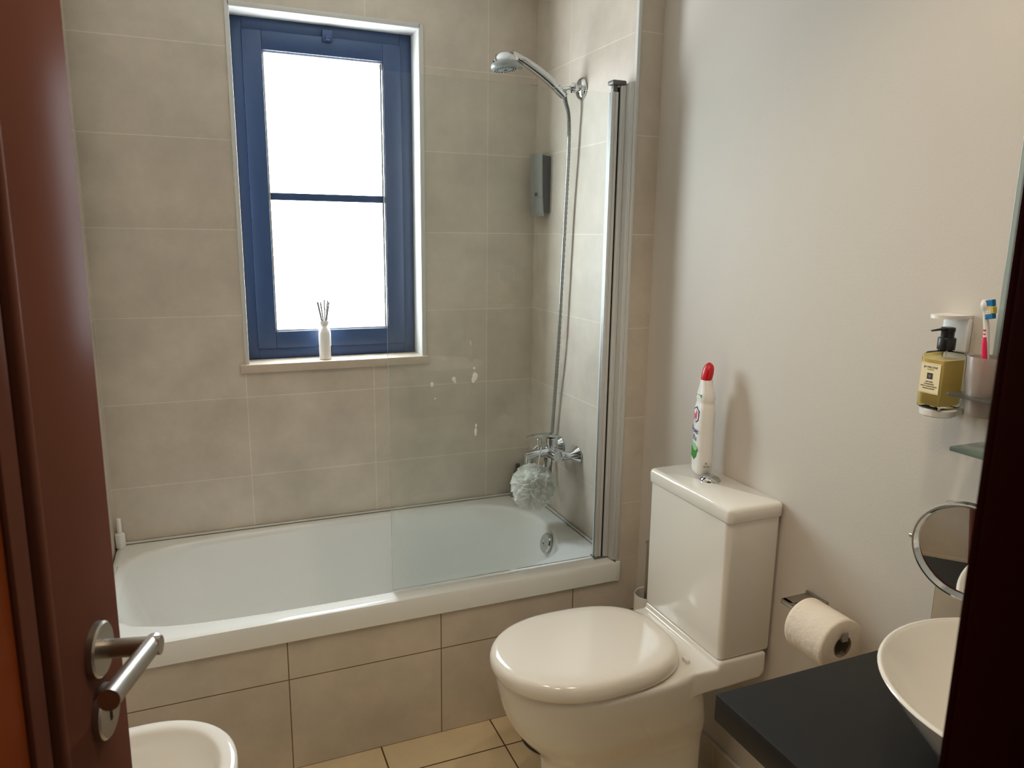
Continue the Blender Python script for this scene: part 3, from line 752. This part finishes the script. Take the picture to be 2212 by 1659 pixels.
bm = loft([at_z(rrect(sxc, syc, hx - .004, hy - .004, .004), zb), at_z(rrect(sxc, syc, hx, hy, .006), zb + .004), at_z(rrect(sxc, syc, hx, hy, .006), zb + .100), at_z(rrect(sxc, syc, hx - .005, hy - .005, .006), zb + .1075), at_z(rrect(sxc, syc, .0125, .0125, .012), zb + .1105), at_z(rrect(sxc, syc, .0120, .0120, .0115), zb + .1145)])
obj('flask', bm, M['bottle_clear'], sb, sharp=50)
bm = loft([at_z(rrect(sxc, syc, hx - .006, hy - .006, .004), zb + .006), at_z(rrect(sxc, syc, hx - .003, hy - .003, .004), zb + .010), at_z(rrect(sxc, syc, hx - .003, hy - .003, .004), zb + .094)])
obj('liquid', bm, M['amber'], sb, sharp=50)
bm = lathe([(.0150, .1125), (.0155, .114), (.0155, .134), (.0145, .1355), (.0115, .1360), (.0115, .146), (.0125, .1475), (.0125, .1535), (.011, .155), (0, .155)], (sxc, syc, zb), (0, 0, 1), 32)
add_tube(bm, [(sxc - .005, syc, zb + .1512), (sxc - .022, syc, zb + .1517), (sxc - .043, syc, zb + .1500)], lambda t: .0048 - .0022 * t, 12, flat=.6)
obj('pump', bm, M['black_plastic'], sb)
obj('dip_tube', tube([(sxc, syc, zb + .012), (sxc + .001, syc, zb + .06), (sxc, syc, zb + .112)], .0022, 8), M['bottle_clear'], sb)
lx = SX0 - .0008
lbl = obj('label', box(lx, SX0 + .0004, syc - .0205, syc + .0205, zb + .030, zb + .088), M['label'], sb)
def line(y0, y1, z, h, m=M['ink']): return obj('printed_rule', box(lx - .0003, lx + .0002, y0, y1, z - h / 2, z + h / 2), m, lbl)
obj('printed_square', box(lx - .0004, lx + .0002, syc - .0058, syc + .0058, zb + .0575, zb + .0690), M['ink'], lbl)
obj('printed_rosette', lathe([(.0034, 0), (.0034, .0004), (.0022, .0005), (0, .0005)], (lx - .0003, syc, zb + .06325), (-1, 0, 0), 10), M['grey_label'], lbl)
text('lettering', 'JO MALONE', .0054, M['ink'], lbl, (lx - .0003, syc, zb + .0800), (PI / 2, 0, -PI / 2))
text('lettering', 'LONDON', .0032, M['gold_ink'], lbl, (lx - .0003, syc, zb + .0755), (PI / 2, 0, -PI / 2))
for k, tx in enumerate(('LIME BASIL', '& MANDARIN', 'BODY & HAND WASH', 'SAVON LIQUIDE')):
    text('lettering', tx, .0034, M['ink'], lbl, (lx - .0003, syc, zb + .0520 - .0043 * k), (PI / 2, 0, -PI / 2))
for z in (.0318, .0862): line(syc - .0188, syc + .0188, zb + z, .0004, M['gold_ink'])

gp = tag(obj('tumbler_plate', box(.000, XP - .0004, -2.02, -1.880, 1.3135, 1.3195, .0012), M['grey_glass'], None, loc=(XP, -1.95, 1.3135)), 'small grey clear plate on the wall around the frosted tumbler', 'holder')
tu = tag(obj('tumbler', lathe([(.024, .0), (.026, .003), (.034, .108), (.0335, .1095), (.032, .108), (.0245, .006), (0, .005)], (.040, -1.922, 1.281), (0, 0, 1), 40), M['tumbler'], None, loc=(.040, -1.922, 1.281)), 'frosted pinkish tumbler holding a toothbrush beside the soap bottle', 'tumbler')
tb = thing('toothbrush', 'white and pink toothbrush with blue and yellow bristles standing in the frosted tumbler', 'toothbrush', (.042, -1.925, 1.29))
b0, b1 = Vector((.046, -1.930, 1.292)), Vector((.022, -1.913, 1.492))
def bp(t, k=0.0): return b0.lerp(b1, t) + Vector((-.8, .1, 0)) * k
bm = tube(catmull([bp(.0), bp(.25, .002), bp(.5, .003), bp(.72, .0), bp(.84, .001), bp(.92, .002), bp(1.0, .001)], 6), lambda t: .0068 - .0028 * min(1, t * 1.4) + (.0030 * math.sin(PI * (t - .80) / .2) if t > .80 else 0), 16)
obj('handle', bm, M['white_plastic'], tb)
obj('grip', tube([bp(.30, .0045), bp(.45, .0066), bp(.60, .0062), bp(.67, .0040)], lambda t: .0062 - .0024 * t, 14), M['pink'], tb)
for t_ in (.69, .725):
    obj('grip_band', tube([bp(t_, .0034), bp(t_ + .008, .0034), bp(t_ + .014, .0034)], .0030, 12), M['pink'], tb)
sd = Vector((-.05, -1, .22)).normalized()
def bristles(t0, t1, l0, l1, m):
    b = bmesh.new()
    for k in range(5):
        q = b0.lerp(b1, t0 + (t1 - t0) * k / 4)
        for j in (-1, 0, 1):
            s = q + Vector((.0033 * j, 0, 0)); add_tube(b, [s + sd * l0, s + sd * (l0 + l1) / 2, s + sd * l1], .0019, 6)
    return obj('bristles', b, m, tb)
bristles(.835, .865, .002, .0150, M['brush_blue']); bristles(.875, .935, .002, .0125, M['white_bristle']); bristles(.945, .985, .002, .0155, M['brush_blue']); bristles(.88, .925, .0125, .0170, M['brush_yellow'])

gs = tag(obj('glass_shelf', box(.000, XP - .0004, -2.48, -1.898, 1.213, 1.222, .002), M['shelf_glass'], None, loc=(XP, -2.2, 1.213)), 'green frosted glass shelf on the wall between tumbler and round shaving mirror', 'shelf')
wm = thing('wall_mirror', 'large frameless wall mirror, only its pale green left edge visible beside doorframe', 'mirror', (XP, -2.2, 1.26))
obj('mirror_glass', box(XP - .007, XP - .0008, -2.48, -1.899, 1.345, 2.15, .001), M['glass_edge'], wm)
obj('silvering', box(XP - .0078, XP - .0069, -2.475, -1.9105, 1.35, 2.145), M['mirror'], wm)

mm = thing('shaving_mirror', 'round chrome shaving mirror on a wall arm above the white basin', 'mirror', (-.06, -1.996, 1.067))
mc = Vector((-.060, -2.003, 1.067)); mn = Vector((-.95, -.28, -.10)).normalized()
bm = lathe([(.080, -.004), (.088, -.004), (.0905, .000), (.0905, .012), (.0885, .0155), (.0855, .0155), (.0815, .004), (.080, .003)], mc, mn, 72)
obj('rim', bm, M['chrome'], mm, sharp=30)
obj('mirror_glass', lathe([(.0815, -.002), (.0815, .0035), (.0805, .0040), (.06, .0040), (.03, .0040), (0, .0040)], mc, mn, 72, cap0=True, cap1=True), M['mirror'], mm, sharp=20)
obj('back_shell', lathe([(.086, -.003), (.08, -.010), (.05, -.016), (0, -.018)], mc, mn, 56), M['chrome'], mm)
kx = Vector((mn.y, -mn.x, 0)).normalized()
bm = tube([mc + kx * .089 + mn * .004, mc + kx * .094 + mn * .004, mc + kx * .0965 + mn * .004], .0045, 12)
obj('pivot_knob', bm, M['chrome'], mm)
obj('pivot_knob', tube([mc - kx * .089 + mn * .004, mc - kx * .094 + mn * .004, mc - kx * .0965 + mn * .004], .0045, 12), M['chrome'], mm)
arm = [mc + Vector((.016, 0, 0)), (.0, -2.04, 1.06), (.045, -2.10, 1.06), (XP - .022, -2.15, 1.06)]
bm = tube(catmull(arm, 6), .006, 12); add_lathe(bm, [(.028, 0), (.028, .006), (.02, .012), (0, .012)], (XP - .0125, -2.15, 1.06), (-1, 0, 0), 32)
obj('arm', bm, M['chrome'], mm)

# ------------------------------------------------------------------ bidet at the left wall
bd = thing('bidet', 'white ceramic bidet with round front below the door handle, against the left wall', 'bidet', (-1.42, -1.265, 0))
by_, xf_, xw_ = -1.265, -1.252, XL + .001
def bid(xf, hw, ins=0, n=64):
    out = []
    xm = -1.45
    for k in range(n):
        t = 2 * PI * k / n; c, s = math.cos(t), math.sin(t)
        p = 2.2 if c > 0 else 7; a = (xf - xm) if c > 0 else (xm - (xw_ + ins))
        r = (abs(c / a) ** p + abs(s / hw) ** p) ** (-1 / p)
        out.append((xm + r * c, by_ + r * s))
    return out
loops = [at_z(bid(-1.32, .10), .002), at_z(bid(-1.318, .102), .2), at_z(bid(-1.30, .13), .27), at_z(bid(-1.27, .165), .36), at_z(bid(-1.256, .186), .43), at_z(bid(-1.252, .191), .458), at_z(bid(-1.253, .190), .468), at_z(bid(-1.259, .184, .006), .473),
         at_z(bid(-1.282, .163, .06), .4715), at_z(bid(-1.290, .155, .07), .464), at_z(bid(-1.298, .147, .075), .44), at_z(bid(-1.33, .12, .09), .36), at_z(bid(-1.38, .07, .12), .335)]
obj('bowl', loft(loops), M['ceramic'], bd, sharp=60)
obj('drain', lathe([(.022, 0), (.022, .003), (.016, .005), (0, .005)], (-1.46, by_, .3352), (0, 0, 1), 28), M['chrome'], bd)

# ------------------------------------------------------------------ light
w = D.worlds.new('World'); sc.world = w; w.use_nodes = True
bg = w.node_tree.nodes['Background']; bg.inputs[0].default_value = (.75, .85, 1.0, 1); bg.inputs[1].default_value = .5
def spot(name, loc, e, col, ang=130, r=.035, blend=.6):
    l = D.lights.new(name, 'SPOT'); l.energy = e; l.color = col; l.spot_size = math.radians(ang); l.spot_blend = blend; l.shadow_soft_size = r
    o = D.objects.new(name, l); C.objects.link(o); o.location = loc; return o
warm = (1.0, .82, .60)
for i, (x, y) in enumerate(((-1.05, -1.55), (-.45, -1.95), (-1.05, -2.25))):
    spot('ceiling_downlight', (x, y, ZC - .01), 17.0 if i == 1 else 14.0, warm)
spot('hall_downlight', (-.35, -3.7, ZC - .01), 16.0, (1.0, .66, .38))

# ------------------------------------------------------------------ camera
cam = D.cameras.new('camera'); co = D.objects.new('camera', cam); C.objects.link(co); sc.camera = co
yaw_, pit, rol = 0.394127542, 0.198639495, 0.0127965843
f = Vector((math.sin(yaw_) * math.cos(pit), math.cos(yaw_) * math.cos(pit), -math.sin(pit)))
r = Vector((math.cos(yaw_), -math.sin(yaw_), 0)); u = r.cross(f)
r2 = r * math.cos(rol) + u * math.sin(rol); u2 = -r * math.sin(rol) + u * math.cos(rol)
co.matrix_world = Matrix(((r2.x, u2.x, -f.x, -1.25176869), (r2.y, u2.y, -f.y, -2.79932326), (r2.z, u2.z, -f.z, 1.59236172), (0, 0, 0, 1)))
cam.sensor_width = 36; cam.sensor_fit = 'HORIZONTAL'; cam.lens = 1589.63 * 36 / 2212; cam.clip_start = .02
cam.dof.use_dof = True; cam.dof.focus_distance = 2.3; cam.dof.aperture_fstop = 11

sc.view_settings.view_transform = 'Standard'; sc.view_settings.look = 'None'; sc.view_settings.gamma = 1; sc.view_settings.exposure = .17
sc.view_settings.use_curve_mapping = False
sc.cycles.use_denoising = True
sc.cycles.filter_width = 1.1
sc.cycles.max_bounces = 10; sc.cycles.diffuse_bounces = 5; sc.cycles.transparent_max_bounces = 16
sc.cycles.caustics_reflective = False; sc.cycles.caustics_refractive = False
sc.cycles.sample_clamp_indirect = 6
